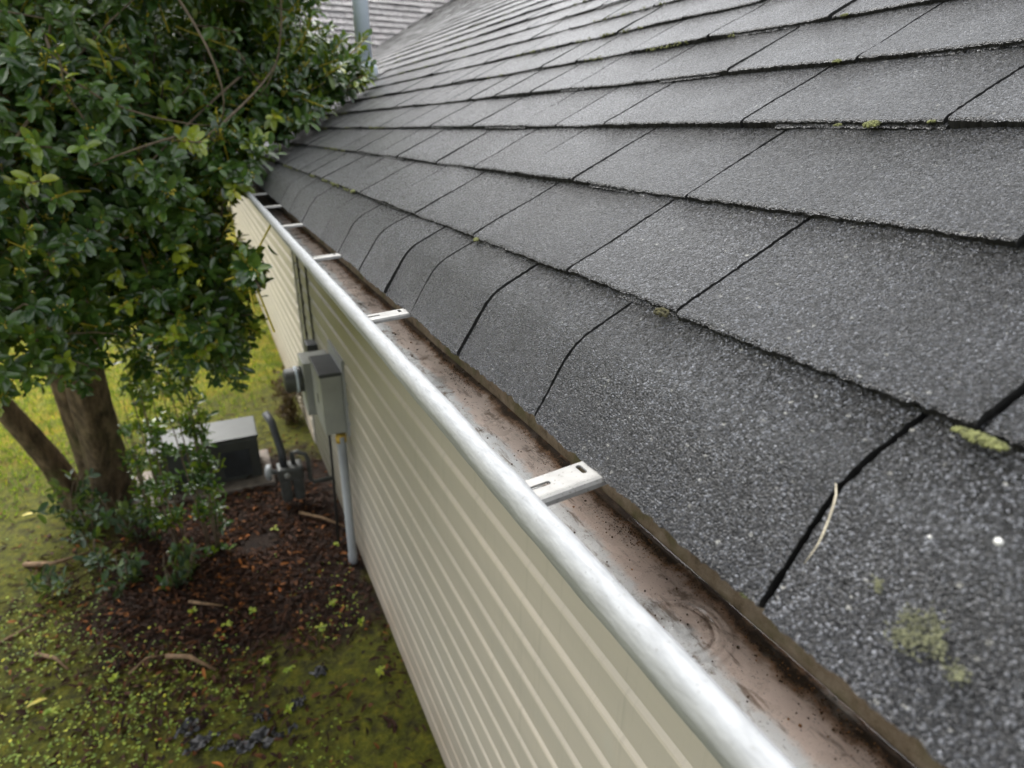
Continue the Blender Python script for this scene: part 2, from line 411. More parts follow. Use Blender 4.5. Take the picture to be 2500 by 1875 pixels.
def add_tab(acc, fn, k, s0, length, y0, y1, seed, tint, ds, dy, thick=.0062, lift=0.0, n_lo=-.0035, far=False):
    ns = max(2, int(round(length / ds)) + 1); ny = max(2, int(round((y1 - y0) / dy)) + 1)
    S = np.concatenate([[0, .0007, .0022] if not far else [0], np.linspace(.005 if not far else length * .5, length, ns - 1)])
    yy = np.linspace(y0, y1, ny)
    SS, YY = np.meshgrid(S, yy, indexing='ij')
    f = SS / length
    # wavy and ragged lower edge
    edge = .0016 * vnoise(yy * 9, yy * 0 + seed, 11) + (.0 if far else .0009 * vnoise(yy * 160, yy * 0 + seed, 12) + .0008 * vnoise(yy * 420, yy * 0 + seed, 13))
    curl = .0022 * vnoise(yy * 4.5, yy * 0 + k * 3.3, 17) + lift * (np.minimum(yy - y0, y1 - yy) < .03) * (1 - np.minimum(yy - y0, y1 - yy) / .03)
    tk = thick * (.5)
    N = (tk + curl)[None, :] * (1 - f) ** 1.3 + n_lo * f + .0009 * vnoise(SS * 22 + k, YY * 17, 21) * np.minimum(1, f * 5)
    if not far:
        N[0] -= .0022; N[1] -= .0010; N[2] -= .0003
        N[0] += .0005 * vnoise(yy * 500, yy * 0 + 5, 31)
        N[1] += .0004 * vnoise(yy * 600, yy * 0 + 6, 32)
        N[2:] += .00022 * vnoise(SS[2:] * 500, YY[2:] * 500, 33)
    SA = s0 + SS + edge[None, :] * (1 - f)
    if not far:
        YY = YY.copy()
        YY[:, 0] += .0006 * vnoise(S * 300, S * 0 + seed, 71); YY[:, -1] += .0006 * vnoise(S * 300, S * 0 + seed + 9, 72)
    P = fn(SA, YY, N); a, b = P.shape[:2]
    acc.add(P.reshape(-1, 3), grid_faces(a, b), 0, tint)
    # front, left and right faces
    D0 = fn(SA[0] + .0012 + (0 if far else .0012) * vnoise(yy * 300, yy * 0, 41), yy, np.full(ny, -.0045))
    top = P[0]; strip = np.concatenate([top, D0]); i = np.arange(ny - 1)
    acc.add(strip, np.stack([i, i + ny, i + ny + 1, i + 1], -1), 1, tint)
    for j in (0, ny - 1):
        tp = P[:, j]; dn = fn(SA[:, j], YY[:, j], np.full(a, -.009)); st = np.concatenate([tp, dn]); i = np.arange(a - 1)
        q = np.stack([i, i + 1, i + 1 + a, i + a], -1)
        acc.add(st, q if j == 0 else q[:, ::-1], 1, tint)

# joint positions read off each of the first courses, then random widths
JOINTS = {0: [-.10, .152, .376, .533, .688, .80, .95, 1.12],
          1: [-.12, .128, .325, .474, .692, .918, 1.09, 1.27],
          2: [-.03, .187, .457, .655, .81, .96, 1.14],
          3: [.05, .312, .515, .765, .90, 1.027, 1.23],
          4: [.09, .28, .484, .663, .86, 1.05, 1.20],
          5: [.2, .41, .62, .835, 1.033, 1.22]}
def joints(k, y_end):
    js = list(JOINTS.get(k, [-.1 + .02 * ((k * 7) % 11)])); r = random.Random(100 + k)
    while js[0] > -.45: js.insert(0, js[0] - r.uniform(.16, .25))
    while js[-1] < y_end: js.append(js[-1] + r.choice([.15, .17, .19, .2, .22, .25]) * r.uniform(.94, 1.06))
    return js

acc = Acc()
for k in range(0, 46):
    s0 = .0685 if k == 0 else S1 + E_ * (k - 1)
    L = (S1 - .0685 + .014) if k == 0 else E_ + .014
    xk = s0 * CP - NOFF * SP
    yend = min(13.5, 7.18 + (xk) * .9 + 1.2)
    r = random.Random(500 + k)
    js = joints(k, yend)
    for a, b in zip(js[:-1], js[1:]):
        ymid = (a + b) / 2; dist = math.hypot(ymid, xk)
        gap = ((.0032 if ymid < .5 else .0050) if k == 0 else .0034 if dist < .8 else .0046 if dist < 1.3 else .0075) * r.uniform(.8, 1.3)
        ymid = (a + b) / 2; dist = math.hypot(ymid, xk)
        if b < .0 and k > 2: ds, dy = .02, .02
        elif dist < .75: ds, dy = .0026, .0016
        elif dist < 1.3: ds, dy = .005, .003
        elif dist < 2.6: ds, dy = .02, .008
        else: ds, dy = .07, .05
        far = dist > 2.6
        add_tab(acc, roof_pt, k, s0, L, a + gap / 2, b - gap / 2, k * 37 + int(abs(a) * 1000) % 97, r.uniform(.0, 1.0), ds, dy,
                thick=r.uniform(.0058, .0085) * (1 if k else .7), lift=r.uniform(-.0005, .0018), far=far)
    # a second laminate layer peeking out below the butt edge along parts of the course
    if k > 0:
        y = -.3 + r.uniform(0, .2)
        spans = []
        if k == 1: spans = [(.165, .255), (.30, .395), (.60, .66)]
        if k == 3: spans = [(.31, .47)]
        if k == 2: spans = [(.25, .30), (.40, .62)]
        y = 1.0 if k <= 3 else -.2
        while y < min(yend, 6):
            wdt = r.uniform(.07, .2); spans.append((y, y + wdt)); y += wdt + r.uniform(.1, .35)
        for a, b in spans:
            d = math.hypot(a, xk)
            add_tab(acc, roof_pt, k, s0 - r.uniform(.0012, .0026), .03, a, b, k * 11 + 5, .0, .006, .0016 if d < .8 else .004 if d < 2 else .03,
                    thick=.0006, n_lo=-.004, far=d > 2.6)
v, f, m_, ti = acc.arrays()
house = thing('house', (.59, 5, -2.65), 'single storey house with cream lap siding under a dark shingle roof', 'house')
roof = mesh('roof', v, f, [M['shingle'], M['asphalt_edge']], house, False, m_, {'tint': ti})
# deck under the shingles
sd = np.concatenate([np.linspace(.0735, .16, 14), [5.9]]); yd = np.array([-.6, 14])
SD, YD = np.meshgrid(sd, yd, indexing='ij'); P = roof_pt(SD, YD, np.full(SD.shape, -.0085))
mesh('underlayment', P.reshape(-1, 3), grid_faces(*SD.shape), M['asphalt_edge'], roof)

acc = Acc()
for k in range(0, 40):
    r = random.Random(900 + k); x = .12 - r.uniform(0, .25)
    while x < 8:
        wd = r.choice([.15, .2, .22, .25, .3]); x1 = x + wd
        if x1 > .12 and x1 < 8.2:
            add_tab(acc, far_pt, k, k * E_, E_ + .014, max(x, .12) + .002, x1 - .002, k * 31 + int(x * 50), r.uniform(0, 1), .07, .1, thick=r.choice([.010, .015, .020]), far=True)
        x = x1
v, f, m_, ti = acc.arrays()
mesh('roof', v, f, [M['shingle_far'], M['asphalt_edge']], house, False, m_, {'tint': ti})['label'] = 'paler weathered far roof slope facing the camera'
mb = MB()
mb.add([far_pt(np.array(a), b, np.array(-.012)) for a, b in ((0, .12), (0, 8.2), (5.2, 8.2), (5.2, .12))], [(0, 1, 2, 3)])
mb.build('underlayment', M['asphalt_edge'], house)

# walls: Dutch-lap boards 127 mm high, a vertical face and a cove at the top of each
def siding(name, x, y0, y1, zb, zt, phase):
    mb = MB(); z = zb; n = 0
    ys = [y0, y1]
    while z < zt:
        z1 = min(z + E_, zt)
        pr = [(x - .017, z), (x - .0155, z + .090), (x - .0135, z + .097), (x - .003, z + .110), (x, z + .1268)]
        pr = [(a, min(b, zt)) for a, b in pr]
        vs = [(a, yy, b) for a, b in pr for yy in ys]
        vs += [(x, yy, z) for yy in ys]
        fs = [(2 * i, 2 * i + 2, 2 * i + 3, 2 * i + 1) for i in range(4)] + [(10, 0, 1, 11)]
        mb.add(vs, fs); z = z1
    return mb
# cove centres at z = -.982 - .127 k  ->  board bottoms at cove centre - .105
zb = -.982 - .105 - .127 * 12
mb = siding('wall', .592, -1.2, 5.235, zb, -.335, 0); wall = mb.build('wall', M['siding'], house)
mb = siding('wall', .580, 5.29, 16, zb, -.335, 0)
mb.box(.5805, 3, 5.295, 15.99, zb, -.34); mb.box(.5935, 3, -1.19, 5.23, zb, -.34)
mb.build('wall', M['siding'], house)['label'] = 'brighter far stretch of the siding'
mb = MB(); mb.box(.566, .62, 5.236, 5.289, zb, -.336, bev=.004); mb.build('corner_post', M['wood_paint'], house)
mb = MB()
mb.box(.600, .75, -1.2, 16, -2.75, zb + .002); mb.build('foundation', M['clay_block'], house)
mb = MB(); mb.box(.284, .60, -1.2, 7.1, -.345, -.333); mb.build('soffit', M['wood_paint'], house)
mb = MB(); mb.box(.264, .283, -1.2, 7.1, -.345, -.196); mb.build('fascia', M['wood_paint'], house)

# ---------------------------------------------------------------- gutter
G0, G1 = -.6, 6.9
gut = thing('rain_gutter', (.2, 3, -.29), 'white aluminium gutter with silt inside, fixed along the roof edge', 'gutter')
prof = [(.1555, -.214), (.1552, -.2060), (.1525, -.2015), (.1495, -.2000), (.1455, -.2000), (.1422, -.2025), (.1402, -.2070), (.1400, -.2120), (.1402, -.2130), (.1432, -.2215),
        (.1470, -.2270), (.1510, -.2325), (.1580, -.2380), (.166, -.246), (.173, -.258), (.178, -.270), (.1825, -.284), (.187, -.290), (.262, -.2905)]
ys = np.concatenate([np.arange(G0, 1.4, .012), np.arange(1.4, G1, .08)])
P = np.zeros((len(prof), len(ys), 3))
for i, (px, pz) in enumerate(prof):
    wv = .0006 * vnoise(ys * 7, ys * 0 + i * .2, 51) + .00035 * vnoise(ys * 33, ys * 0 + i * .5, 52)
    P[i, :, 0] = px + wv; P[i, :, 1] = ys; P[i, :, 2] = pz + wv * .8
mesh('gutter_front', P.reshape(-1, 3), grid_faces(len(prof), len(ys)), M['white'], gut, True)
xs = np.linspace(.183, .2615, 64); yf = np.concatenate([np.arange(G0, -.1, .02), np.arange(-.1, .45, .0016), np.arange(.45, 1.4, .012), np.arange(1.4, G1, .08)])
XX, YY = np.meshgrid(xs, yf, indexing='ij')
ZZ = -.2805 + .0012 * vnoise(XX * 40, YY * 14, 61) + .004 * np.clip((XX - .246) / .016, 0, 1) ** 2
RR = np.hypot(XX - .2200, YY - .2225); ZZ += .0011 * np.exp(-((RR - .0235) / .0012) ** 2) + .0006 * np.exp(-((RR - .0285) / .0013) ** 2) + .0009 * np.exp(-((RR - .005) / .0012) ** 2)
floor_ = mesh('gutter_floor', np.stack([XX, YY, ZZ], -1).reshape(-1, 3), grid_faces(len(xs), len(yf)), M['gfloor'], gut, True)
bz = np.linspace(-.291, -.190, 16)
BZ, BY = np.meshgrid(bz, ys, indexing='ij'); BX = .2622 + .0008 * vnoise(BZ * 90, BY * 30, 62)
mesh('gutter_back', np.stack([BX, BY, BZ], -1).reshape(-1, 3), grid_faces(len(bz), len(ys)), M['gback'], gut, True)

# hangers: a flat strip with two slots and a turned-down near flange
def hanger(y, skew=.0):
    x0, x1, z0 = .1435, .261, -.2035
    cu = bpy.data.curves.new('hanger', 'CURVE'); cu.dimensions = '2D'; cu.fill_mode = 'BOTH'; cu.extrude = .0007
    def loop(pts):
        sp = cu.splines.new('POLY'); sp.points.add(len(pts) - 1); sp.use_cyclic_u = True
        for p, q in zip(sp.points, pts): p.co = (q[0], q[1], 0, 1)
    loop([(x0, -.0065), (x1, -.0065), (x1, .0125), (x0, .0125)])
    def slot(cx, cy, lx, ly):
        r = min(lx, ly) / 2; pts = []
        for i in range(16):
            a = 2 * math.pi * i / 16; ox = (lx / 2 - r) * (1 if math.cos(a) > 0 else -1); oy = (ly / 2 - r) * (1 if math.sin(a) > 0 else -1)
            pts.append((cx + ox + r * math.cos(a), cy + oy + r * math.sin(a)))
        loop(pts)
    slot(.157, .003, .020, .0042); slot(.1915, .005, .0042, .0105)
    ob = bpy.data.objects.new('tmp', cu); C.objects.link(ob)
    bpy.context.view_layer.update()
    me = bpy.data.meshes.new_from_object(ob.evaluated_get(bpy.context.evaluated_depsgraph_get()))
    vs = np.array([q.co[:] for q in me.vertices]); fs = [tuple(p.vertices) for p in me.polygons]
    bpy.data.objects.remove(ob); bpy.data.curves.remove(cu)
    mb = MB()
    tilt = .05
    def place(x, yy, z): return (x, y + yy + skew * (x - x0), z0 + z + tilt * (x - x0))
    mb.add([place(*q) for q in vs], fs)
    # flange: bend down on the camera side, thin bead on the other
    fl = [(-.0065, .0008), (-.0085, .0014), (-.0105, .0006), (-.0120, -.0014), (-.0124, -.0042)]
    pts = [[place(xx_, a, b) for (a, b) in fl] for xx_ in np.linspace(x0, x1, 12)]
    n = len(fl); vs2 = [p for row in pts for p in row]
    mb.add(vs2, [(i * n + j, i * n + j + 1, (i + 1) * n + j + 1, (i + 1) * n + j) for i in range(11) for j in range(n - 1)])
    fl = [(.0125, .0007), (.0135, .0002), (.0138, -.004)]
    pts = [[place(xx_, a, b) for (a, b) in fl] for xx_ in (x0, x1)]; vs2 = [p for row in pts for p in row]
    mb.add(vs2, [(0, 1, 4, 3), (1, 2, 5, 4)])
    return mb
for y in (.287, .703, 1.108, 1.53, 1.95, 2.36, 2.77, 3.2, 3.6, 4.0):
    hanger(y, .07).build('hanger', M['hanger'], gut)

# silt grains lying along the back of the gutter floor
ICO_V = np.array([(0, 0, 1), (.894, 0, .447), (.276, .851, .447), (-.724, .526, .447), (-.724, -.526, .447), (.276, -.851, .447),
                  (.724, .526, -.447), (-.276, .851, -.447), (-.894, 0, -.447), (-.276, -.851, -.447), (.724, -.526, -.447), (0, 0, -1)])
ICO_F = np.array([(0, 1, 2), (0, 2, 3), (0, 3, 4), (0, 4, 5), (0, 5, 1), (1, 6, 2), (2, 7, 3), (3, 8, 4), (4, 9, 5), (5, 10, 1), (2, 6, 7), (3, 7, 8), (4, 8, 9), (5, 9, 10), (1, 10, 6), (7, 6, 11), (8, 7, 11), (9, 8, 11), (10, 9, 11), (6, 10, 11)])
def blobs(name, centers, radii, mats, parent=None, fm=None, smooth=False):
    n = len(centers); s = rng.uniform(.7, 1.3, (n, 1, 3)); v = np.asarray(centers)[:, None, :] + ICO_V[None] * s * np.asarray(radii)[:, None, None]
    f = ICO_F[None] + (np.arange(n) * 12)[:, None, None]
    return mesh(name, v.reshape(-1, 3), f.reshape(-1, 3), mats, parent, smooth, None if fm is None else np.repeat(fm, 20))
n = 16000
yy = rng.uniform(-.1, 2.4, n) ** 1.0; dens = .5 + .5 * vnoise(yy * 9, yy * 0, 71)
xx = .2585 - np.abs(rng.normal(0, .0065, n)) * (.4 + dens) - .002
keep = (xx > .21) & (rng.uniform(0, 1, n) < dens * .9 + .1)
xx, yy = xx[keep], yy[keep]; n = len(xx)
d = blobs('silt_debris', np.stack([xx, yy, -.2848 + .004 * np.clip((xx - .246) / .016, 0, 1) ** 2 + .005], -1), rng.uniform(.00015, .00055, n), [M['grain'], M['grain_orange']], gut, (rng.uniform(0, 1, n) < .3).astype(int))
d['kind'] = 'stuff'
n = 500; xx = rng.uniform(.205, .25, n); yy = rng.uniform(.02, 1.6, n)
d = blobs('silt_debris', np.stack([xx, yy, np.full(n, -.2797)], -1), rng.uniform(.0003, .0012, n) * rng.uniform(.3, 1, n), [M['grain'], M['grain_orange']], gut, (rng.uniform(0, 1, n) < .2).astype(int))
d['kind'] = 'stuff'

n = 1500; yy = rng.uniform(.05, 2.0, n) ; xx = rng.uniform(.1425, .1525, n)
keep = rng.uniform(0, 1, n) < .35 + .65 * vnoise(yy * 6, yy * 0, 73); xx, yy = xx[keep], yy[keep]
d = blobs('lip_specks', np.stack([xx, yy, np.interp(xx, [.1422, .1455, .1495, .1525], [-.2025, -.2000, -.2000, -.2015])], -1), rng.uniform(.00015, .00045, len(xx)), M['hanger'], gut)
d['kind'] = 'stuff'

# shallow rain water with a ring left by a drop
t = NT('gutter_water')
X, Y, Z = t.xyz()
gl = t.n.new('ShaderNodeBsdfGlossy'); gl.inputs['Roughness'].default_value = .03; gl.inputs[0].default_value = (1, 1, 1, 1)
tr = t.n.new('ShaderNodeBsdfTransparent'); tr.inputs[0].default_value = (.99, .98, .97, 1)
fr = t.n.new('ShaderNodeFresnel'); fr.inputs[0].default_value = 1.33
ms = t.n.new('ShaderNodeMixShader'); t.lk(fr.outputs[0], ms.inputs[0]); t.lk(tr.outputs[0], ms.inputs[1]); t.lk(gl.outputs[0], ms.inputs[2]); t.lk(ms.outputs[0], t.out.inputs[0])
bm_ = t.n.new('ShaderNodeBump'); bm_.inputs['Strength'].default_value = .15; bm_.inputs['Distance'].default_value = .002
t.lk(t.noise(35, 3), bm_.inputs['Height']); t.lk(bm_.outputs[0], gl.inputs['Normal']); t.lk(bm_.outputs[0], fr.inputs['Normal'])
M['water'] = t.m
xs = np.linspace(.186, .2612, 110); yw = np.linspace(-.1, .40, 620)
XX, YY = np.meshgrid(xs, yw, indexing='ij')
R1 = np.hypot(XX - .2200, YY - .2225)
ZZ = -.2782 + .0013 * np.exp(-((R1 - .0235) / .0015) ** 2) - .0008 * np.exp(-((R1 - .0205) / .0018) ** 2) + .0012 * np.exp(-((R1 - .0045) / .0016) ** 2) + .0005 * np.exp(-((R1 - .0285) / .0016) ** 2)
ZZ += .0016 * np.clip((XX - .2585) / .0026, 0, 1) ** 2 + .00015 * vnoise(XX * 120, YY * 60, 77)
wtr = mesh('water', np.stack([XX, YY, ZZ], -1).reshape(-1, 3), grid_faces(len(xs), len(yw))[:, ::-1], M['water'], smooth=True)
tag(wtr, kind='structure')

# ---------------------------------------------------------------- small things on the roof
def cushion(name, s, y, n_, rad, mat, cnt, parent=None, flat=.55, seed=1, along=1.6):
    r = np.random.default_rng(seed)
    a = r.uniform(0, 2 * math.pi, cnt); q = np.sqrt(r.uniform(0, 1, cnt))
    h = np.sqrt(np.clip(1 - q * q, 0, 1)) * r.uniform(.5, 1, cnt)
    ps = roof_pt(s + q * np.sin(a) * rad * .8, 0, n_ + h * rad * flat); ps[:, 1] = y + q * np.cos(a) * rad * along
    return blobs(name, ps, r.uniform(.10, .24, cnt) * rad + .0004, mat, parent)
MOSS = [((S1 + E_ * 2 - .004), .368, .0045, 'largest moss tuft, yellow-green, on the third shingle edge at the right', 90),
        ((S1 + E_ * 2 - .004), .400, .0022, 'tiny moss tuft just left of the largest yellow-green tuft', 30),
        ((S1 + E_ * 2 + .0), .322, .0020, 'small moss tuft just right of the largest yellow-green tuft', 30),
        ((S1 + E_ * 4 - .003), .598, .0030, 'lone moss tuft on the shingle edge nearest the top of the picture', 40),
        ((S1 + E_ * 3 - .003), .505, .0032, 'moss tuft below a joint on the fourth shingle edge', 40),
        ((S1 - .006),   .1245, .0032, 'long lime moss strip on the lowest shingle edge at the right border', 160),
        ((S1 - .005), .335, .0042, 'dark olive moss tuft under the first course joint', 90),
        (.0700, .163, .0022, 'bright moss bit hanging on the drooping roof edge above the gutter', 40),
        ((S1 - .004), .675, .0035, 'moss tuft on the lowest shingle edge above the second hanger', 50),
        ((S1 - .003), 1.33, .0065, 'pale moss tuft far along the lowest shingle edge near the tree', 90)]
for i, (s, y, rad, lab, cnt) in enumerate(MOSS):
    al = 3.4 if i == 5 else 1.6
    tag(cushion('moss_tuft', s, y, .0015 if i != 7 else 0, rad, M['dark_moss'] if i == 6 else M['roof_moss'], cnt, seed=i + 3, along=al), lab, 'moss', 'moss tufts along the shingle edges')
# the uncountable rest along the edges
cs, rs = [], []
for k in range(1, 14):
    n = 170; yk = rng.uniform(.9 if k < 5 else .7, 5.5, n); clump = np.clip(vnoise(yk * 5, yk * 0 + k * 7.7, 91) - .1, 0, 1)
    keep = rng.uniform(0, 1, n) < clump * 1.6
    for y in yk[keep]:
        for _ in range(7):
            cs.append(roof_pt(np.array(S1 + E_ * (k - 1) - .003 + random.uniform(-.003, .002)), y + random.uniform(-.012, .012), np.array(.002 + random.uniform(-.002, .003)))); rs.append(random.uniform(.0009, .0020))
tag(blobs('roof_moss', np.array(cs), np.array(rs), M['roof_moss']), kind='stuff')
# lichen crusts
for i, (pts, lab) in enumerate((([(.0997, .0955, .006), (.1035, .1005, .0045), (.0965, .1005, .005), (.1065, .0935, .005), (.1015, .0895, .004)], 'largest pale green lichen crust on the lowest shingle at the right'),
                                ([(.0975, .0805, .0038)], 'round lichen crust nearest the bottom right corner'),
                                ([(.1085, .1165, .0022)], 'tiny lichen crust right of the pale fibre'))):
    P = []
    for (s, y, r_) in pts:
        m = int(r_ * 20000); P.append(np.stack([s + rng.normal(0, r_ * .5, m), y + rng.normal(0, r_ * .5, m)], -1))
    P = np.concatenate(P); pr = roof_pt(P[:, 0], 0, .0026 + rng.uniform(-.0003, .0003, len(P))); pr[:, 1] = P[:, 1]
    tag(blobs('lichen', pr, rng.uniform(.00022, .00055, len(P)), M['lichen']), lab, 'lichen', 'lichen crusts on the lowest shingle')
# fibre beside the joint
mb = MB(); fib = [(.1345, .1525, .0035), (.1305, .1488, .0045), (.1265, .1468, .0050), (.1205, .1450, .0052), (.1145, .1440, .0050), (.1085, .1437, .0045), (.1025, .1445, .004), (.098, .1455, .003)]
mb.tube([tuple(roof_pt(np.array(a), b, np.array(c)).ravel()) for a, b, c in fib], [.0002, .0004, .00045, .00045, .0004, .0003, .0002, .0001], 6)
tag(mb.build('fibre', M['thread'], None, True), 'thin pale curled fibre lying beside the joint of the lowest shingles', 'fibre')
for s, y, r_, lab in ((.1443, .0925, .0014, 'largest white chip lying on the shingle near the right border'), (.134, .1105, .0008, 'smaller white chip lying left of the largest one')):
    p = roof_pt(np.array([s]), 0, np.array([.003])); p[:, 1] = y
    tag(blobs('stone_chip', p, [r_], M['chip'], smooth=True), lab, 'chip', 'white chips on the shingles')

# vent pipe through the roof
bx, by = .962, 3.98; bzz = bx * SP / CP + NOFF / CP
vent = thing('vent_pipe', (bx, by, bzz), 'white plastic vent pipe standing on the roof beyond the tree', 'pipe')
mb = MB(); mb.lathe((bx, by, bzz - .05), (0, 0, 1), [(.044, 0), (.044, 1.02)], 28); mb.build('pipe', M['pvc_white'], vent, True)
mb = MB(); nrm = (-SP, 0, CP)
mb.lathe((bx, by, bzz - .06), (0, 0, 1), [(.072, 0), (.072, .13), (.066, .148), (.047, .150)], 28); mb.build('collar', M['pvc_white'], vent, True)
mb = MB(); P = [(bx + a * CP - .006 * SP, by + b, bzz + a * SP + .006 * CP) for a, b in ((-.15, -.15), (.15, -.15), (.15, .15), (-.15, .15))]
mb.add(P, [(0, 1, 2, 3)]); mb.build('flashing', M['shingle'], vent)

# ---------------------------------------------------------------- electrics on the wall
eb = thing('electrical_cabinet', (.5, 3.6, -1.68), 'grey electrical cabinet on a white mounting block on the siding', 'electrical box')
mb = MB(); mb.box(.44, .562, 3.45, 3.80, -1.68, -1.315, bev=.006); mb.build('cabinet', M['grey_metal'], eb)
mb = MB(); mb.box(.434, .566, 3.444, 3.806, -1.313, -1.293, bev=.004); mb.build('lid', M['dark_metal'], eb)
mb = MB(); mb.box(.563, .592, 3.425, 3.86, -1.70, -1.22, bev=.003); mb.build('mounting_block', M['white'], eb)
mb = MB(); mb.box(.4375, .4395, 3.60, 3.63, -1.53, -1.47); mb.build('latch', M['dark_metal'], eb)
mt = thing('electric_meter', (.45, 3.95, -1.7), 'grey electric meter box with round glass meter, behind the cabinet', 'electric meter')
mb = MB(); mb.box(.40, .575, 3.87, 4.10, -1.72, -1.36, bev=.005); mb.build('meter_box', M['grey_metal'], mt)
mb = MB(); mb.lathe((.401, 3.985, -1.50), (-1, 0, 0), [(.085, 0), (.085, .03), (.078, .034), (.078, .10), (.06, .115)], 24); mb.build('meter_dial', M['meter_alu'], mt, True)
mb = MB(); mb.lathe((.371, 3.985, -1.50), (-1, 0, 0), [(.0865, 0), (.0865, .016)], 24); mb.build('sealing_ring', M['pvc_white'], mt, True)
cd = thing('conduit', (.52, 3.44, -2.66), 'grey plastic conduit running from the cabinet down into the soil', 'conduit')
mb = MB(); mb.lathe((.522, 3.50, -2.72), (0, -.055, 1), [(.030, 0), (.030, .14), (.0265, .145), (.0265, 1.03)], 18); mb.build('pipe', M['pvc'], cd, True)
mb = MB(); mb.lathe((.522, 3.451, -1.735), (0, -.055, 1), [(.031, 0), (.031, .045)], 18); mb.build('tape_band', M['yellow_tape'], cd, True)
for i, (y, x, r_, lab) in enumerate(((4.55, .572, .008, 'black cable running up the siding, nearer of the two'), (4.95, .572, .010, 'black cable running up the siding, farther of the two beside the corner post'))):
    mb = MB(); pts = [(x, y + .02 * math.sin(q * 3 + i), -1.9 + q * .245) for q in range(7)]; mb.tube(pts, r_, 6)
    tag(mb.build('cable', M['black_rubber'], None, True), lab, 'cable', 'black cables on the siding')
mb = MB(); mb.box(.50, .575, 4.42, 4.56, -1.86, -1.42, bev=.01); tag(mb.build('cable_box', M['dark_metal']), 'tall black cable box on the wall behind the meter', 'utility box')
for i, (pts, lab) in enumerate((([(.545, 3.62, -1.68), (.54, 3.62, -2.1), (.535, 3.60, -2.66)], 'thin dark cable dropping from the cabinet behind the conduit'),
                                ([(.50, 3.75, -1.68), (.49, 3.76, -2.2), (.47, 3.72, -2.66)], 'thin dark cable dropping from the back of the cabinet'))):
    mb = MB(); mb.tube(pts, .009, 6); tag(mb.build('cable', M['black_rubber'], None, True), lab, 'cable', 'cables under the cabinet')

# gas meter with riser and pipe to the wall
gm = thing('gas_meter', (.27, 4.37, -2.63), 'grey two-chamber gas meter with pipework beside the wall', 'gas meter')
mb = MB(); mb.box(.185, .265, 4.33, 4.45, -2.60, -2.40, bev=.03); mb.box(.275, .355, 4.33, 4.45, -2.60, -2.40, bev=.03)
mb.box(.18, .36, 4.32, 4.46, -2.42, -2.31, bev=.02); mb.build('meter_body', M['meter_alu'], gm, False)
mb = MB(); mb.lathe((.24, 4.315, -2.36), (0, -1, 0), [(.022, 0), (.022, .012)], 16); mb.build('dial', M['grey_metal'], gm, True)
mb = MB(); mb.tube([(.23, 4.39, -2.31), (.23, 4.39, -2.2), (.20, 4.55, -2.02), (.17, 4.62, -1.97)], .028, 10); mb.build('riser_pipe', M['dark_metal'], gm, True)
mb = MB(); mb.tube([(.30, 4.39, -2.32), (.30, 4.39, -2.22), (.33, 4.39, -2.215), (.39, 4.38, -2.25), (.405, 4.37, -2.30), (.405, 4.37, -2.46), (.43, 4.37, -2.49), (.57, 4.37, -2.49)], .017, 10); mb.build('outlet_pipe', M['meter_alu'], gm, True)
mb = MB(); mb.lathe((.175, 4.39, -2.35), (-1, 0, .1), [(.015, 0), (.02, .03), (.055, .035), (.062, .05), (.055, .07), (.03, .08)], 20); mb.build('regulator', M['pvc'], gm, True)

# outdoor unit on its slab
ac = thing('outdoor_unit', (-.3, 5.06, -2.62), 'low grey outdoor cooling unit half hidden behind dark stems', 'outdoor unit')
mb = MB(); mb.box(-.68, .09, 4.88, 5.26, -2.62, -2.275, bev=.012); cas = mb.build('casing', M['unit_metal'], ac)
mb = MB(); mb.box(-.69, .10, 4.87, 5.27, -2.273, -2.245, bev=.010); mb.build('top_panel', M['unit_metal'], ac)
mb = MB()
mb.box(-.19, .02, 4.872, 4.879, -2.58, -2.36)
for q in range(14): mb.box(-.185, .015, 4.864, 4.8715, -2.575 + q * .0155, -2.568 + q * .0155)
mb.build('louvre_grille', M['dark_metal'], ac)
mb = MB(); mb.box(-.85, .17, 4.74, 5.36, -2.70, -2.622, bev=.01); tag(mb.build('concrete_slab', M['concrete']), 'pale concrete slab under the outdoor unit', 'slab')

# ---------------------------------------------------------------- leaves
LT = np.array([(0, 0), (.14, .22), (.38, .43), (.66, .50), (.88, .34), (1, 0)])
def leaf_template(fold=.22, curl=.18):
    v = [(0, 0, 0)]
    for t_, w_ in LT[1:-1]:
        z = -curl * t_ * t_
        v += [(t_, -w_, z + fold * w_), (t_, 0, z), (t_, w_, z + fold * w_)]
    v.append((1, 0, -curl))
    f = [(0, 1, 2, 2), (0, 2, 3, 3)]
    for i in range(3):
        a = 1 + 3 * i; f += [(a, a + 3, a + 4, a + 1), (a + 1, a + 4, a + 5, a + 2)]
    a = 10; f += [(a, 13, a + 1, a + 1), (a + 1, 13, a + 2, a + 2)]
    return np.array(v, float), f
LV, LF = leaf_template()
LTRI = np.array([q for f in LF for q in ([(f[0], f[1], f[2])] if f[2] == f[3] else [(f[0], f[1], f[2]), (f[0], f[2], f[3])])])
def leaves(name, base, dirs, ups, length, width, tint, mat, parent=None):
    """one mesh of many leaves"""
    d = dirs / np.linalg.norm(dirs, axis=1, keepdims=True)
    s = np.cross(ups, d); s /= np.linalg.norm(s, axis=1, keepdims=True) + 1e-9; u = np.cross(d, s)
    L = np.asarray(length)[:, None, None]; Wd = np.asarray(width)[:, None, None]
    v = base[:, None] + LV[None, :, 0:1] * L * d[:, None] + LV[None, :, 1:2] * Wd * s[:, None] + LV[None, :, 2:3] * L * u[:, None]
    n = len(base); f = LTRI[None] + (np.arange(n) * 14)[:, None, None]
    return mesh(name, v.reshape(-1, 3), f.reshape(-1, 3), mat, parent, True, None, {'tint': np.repeat(tint, 14)})

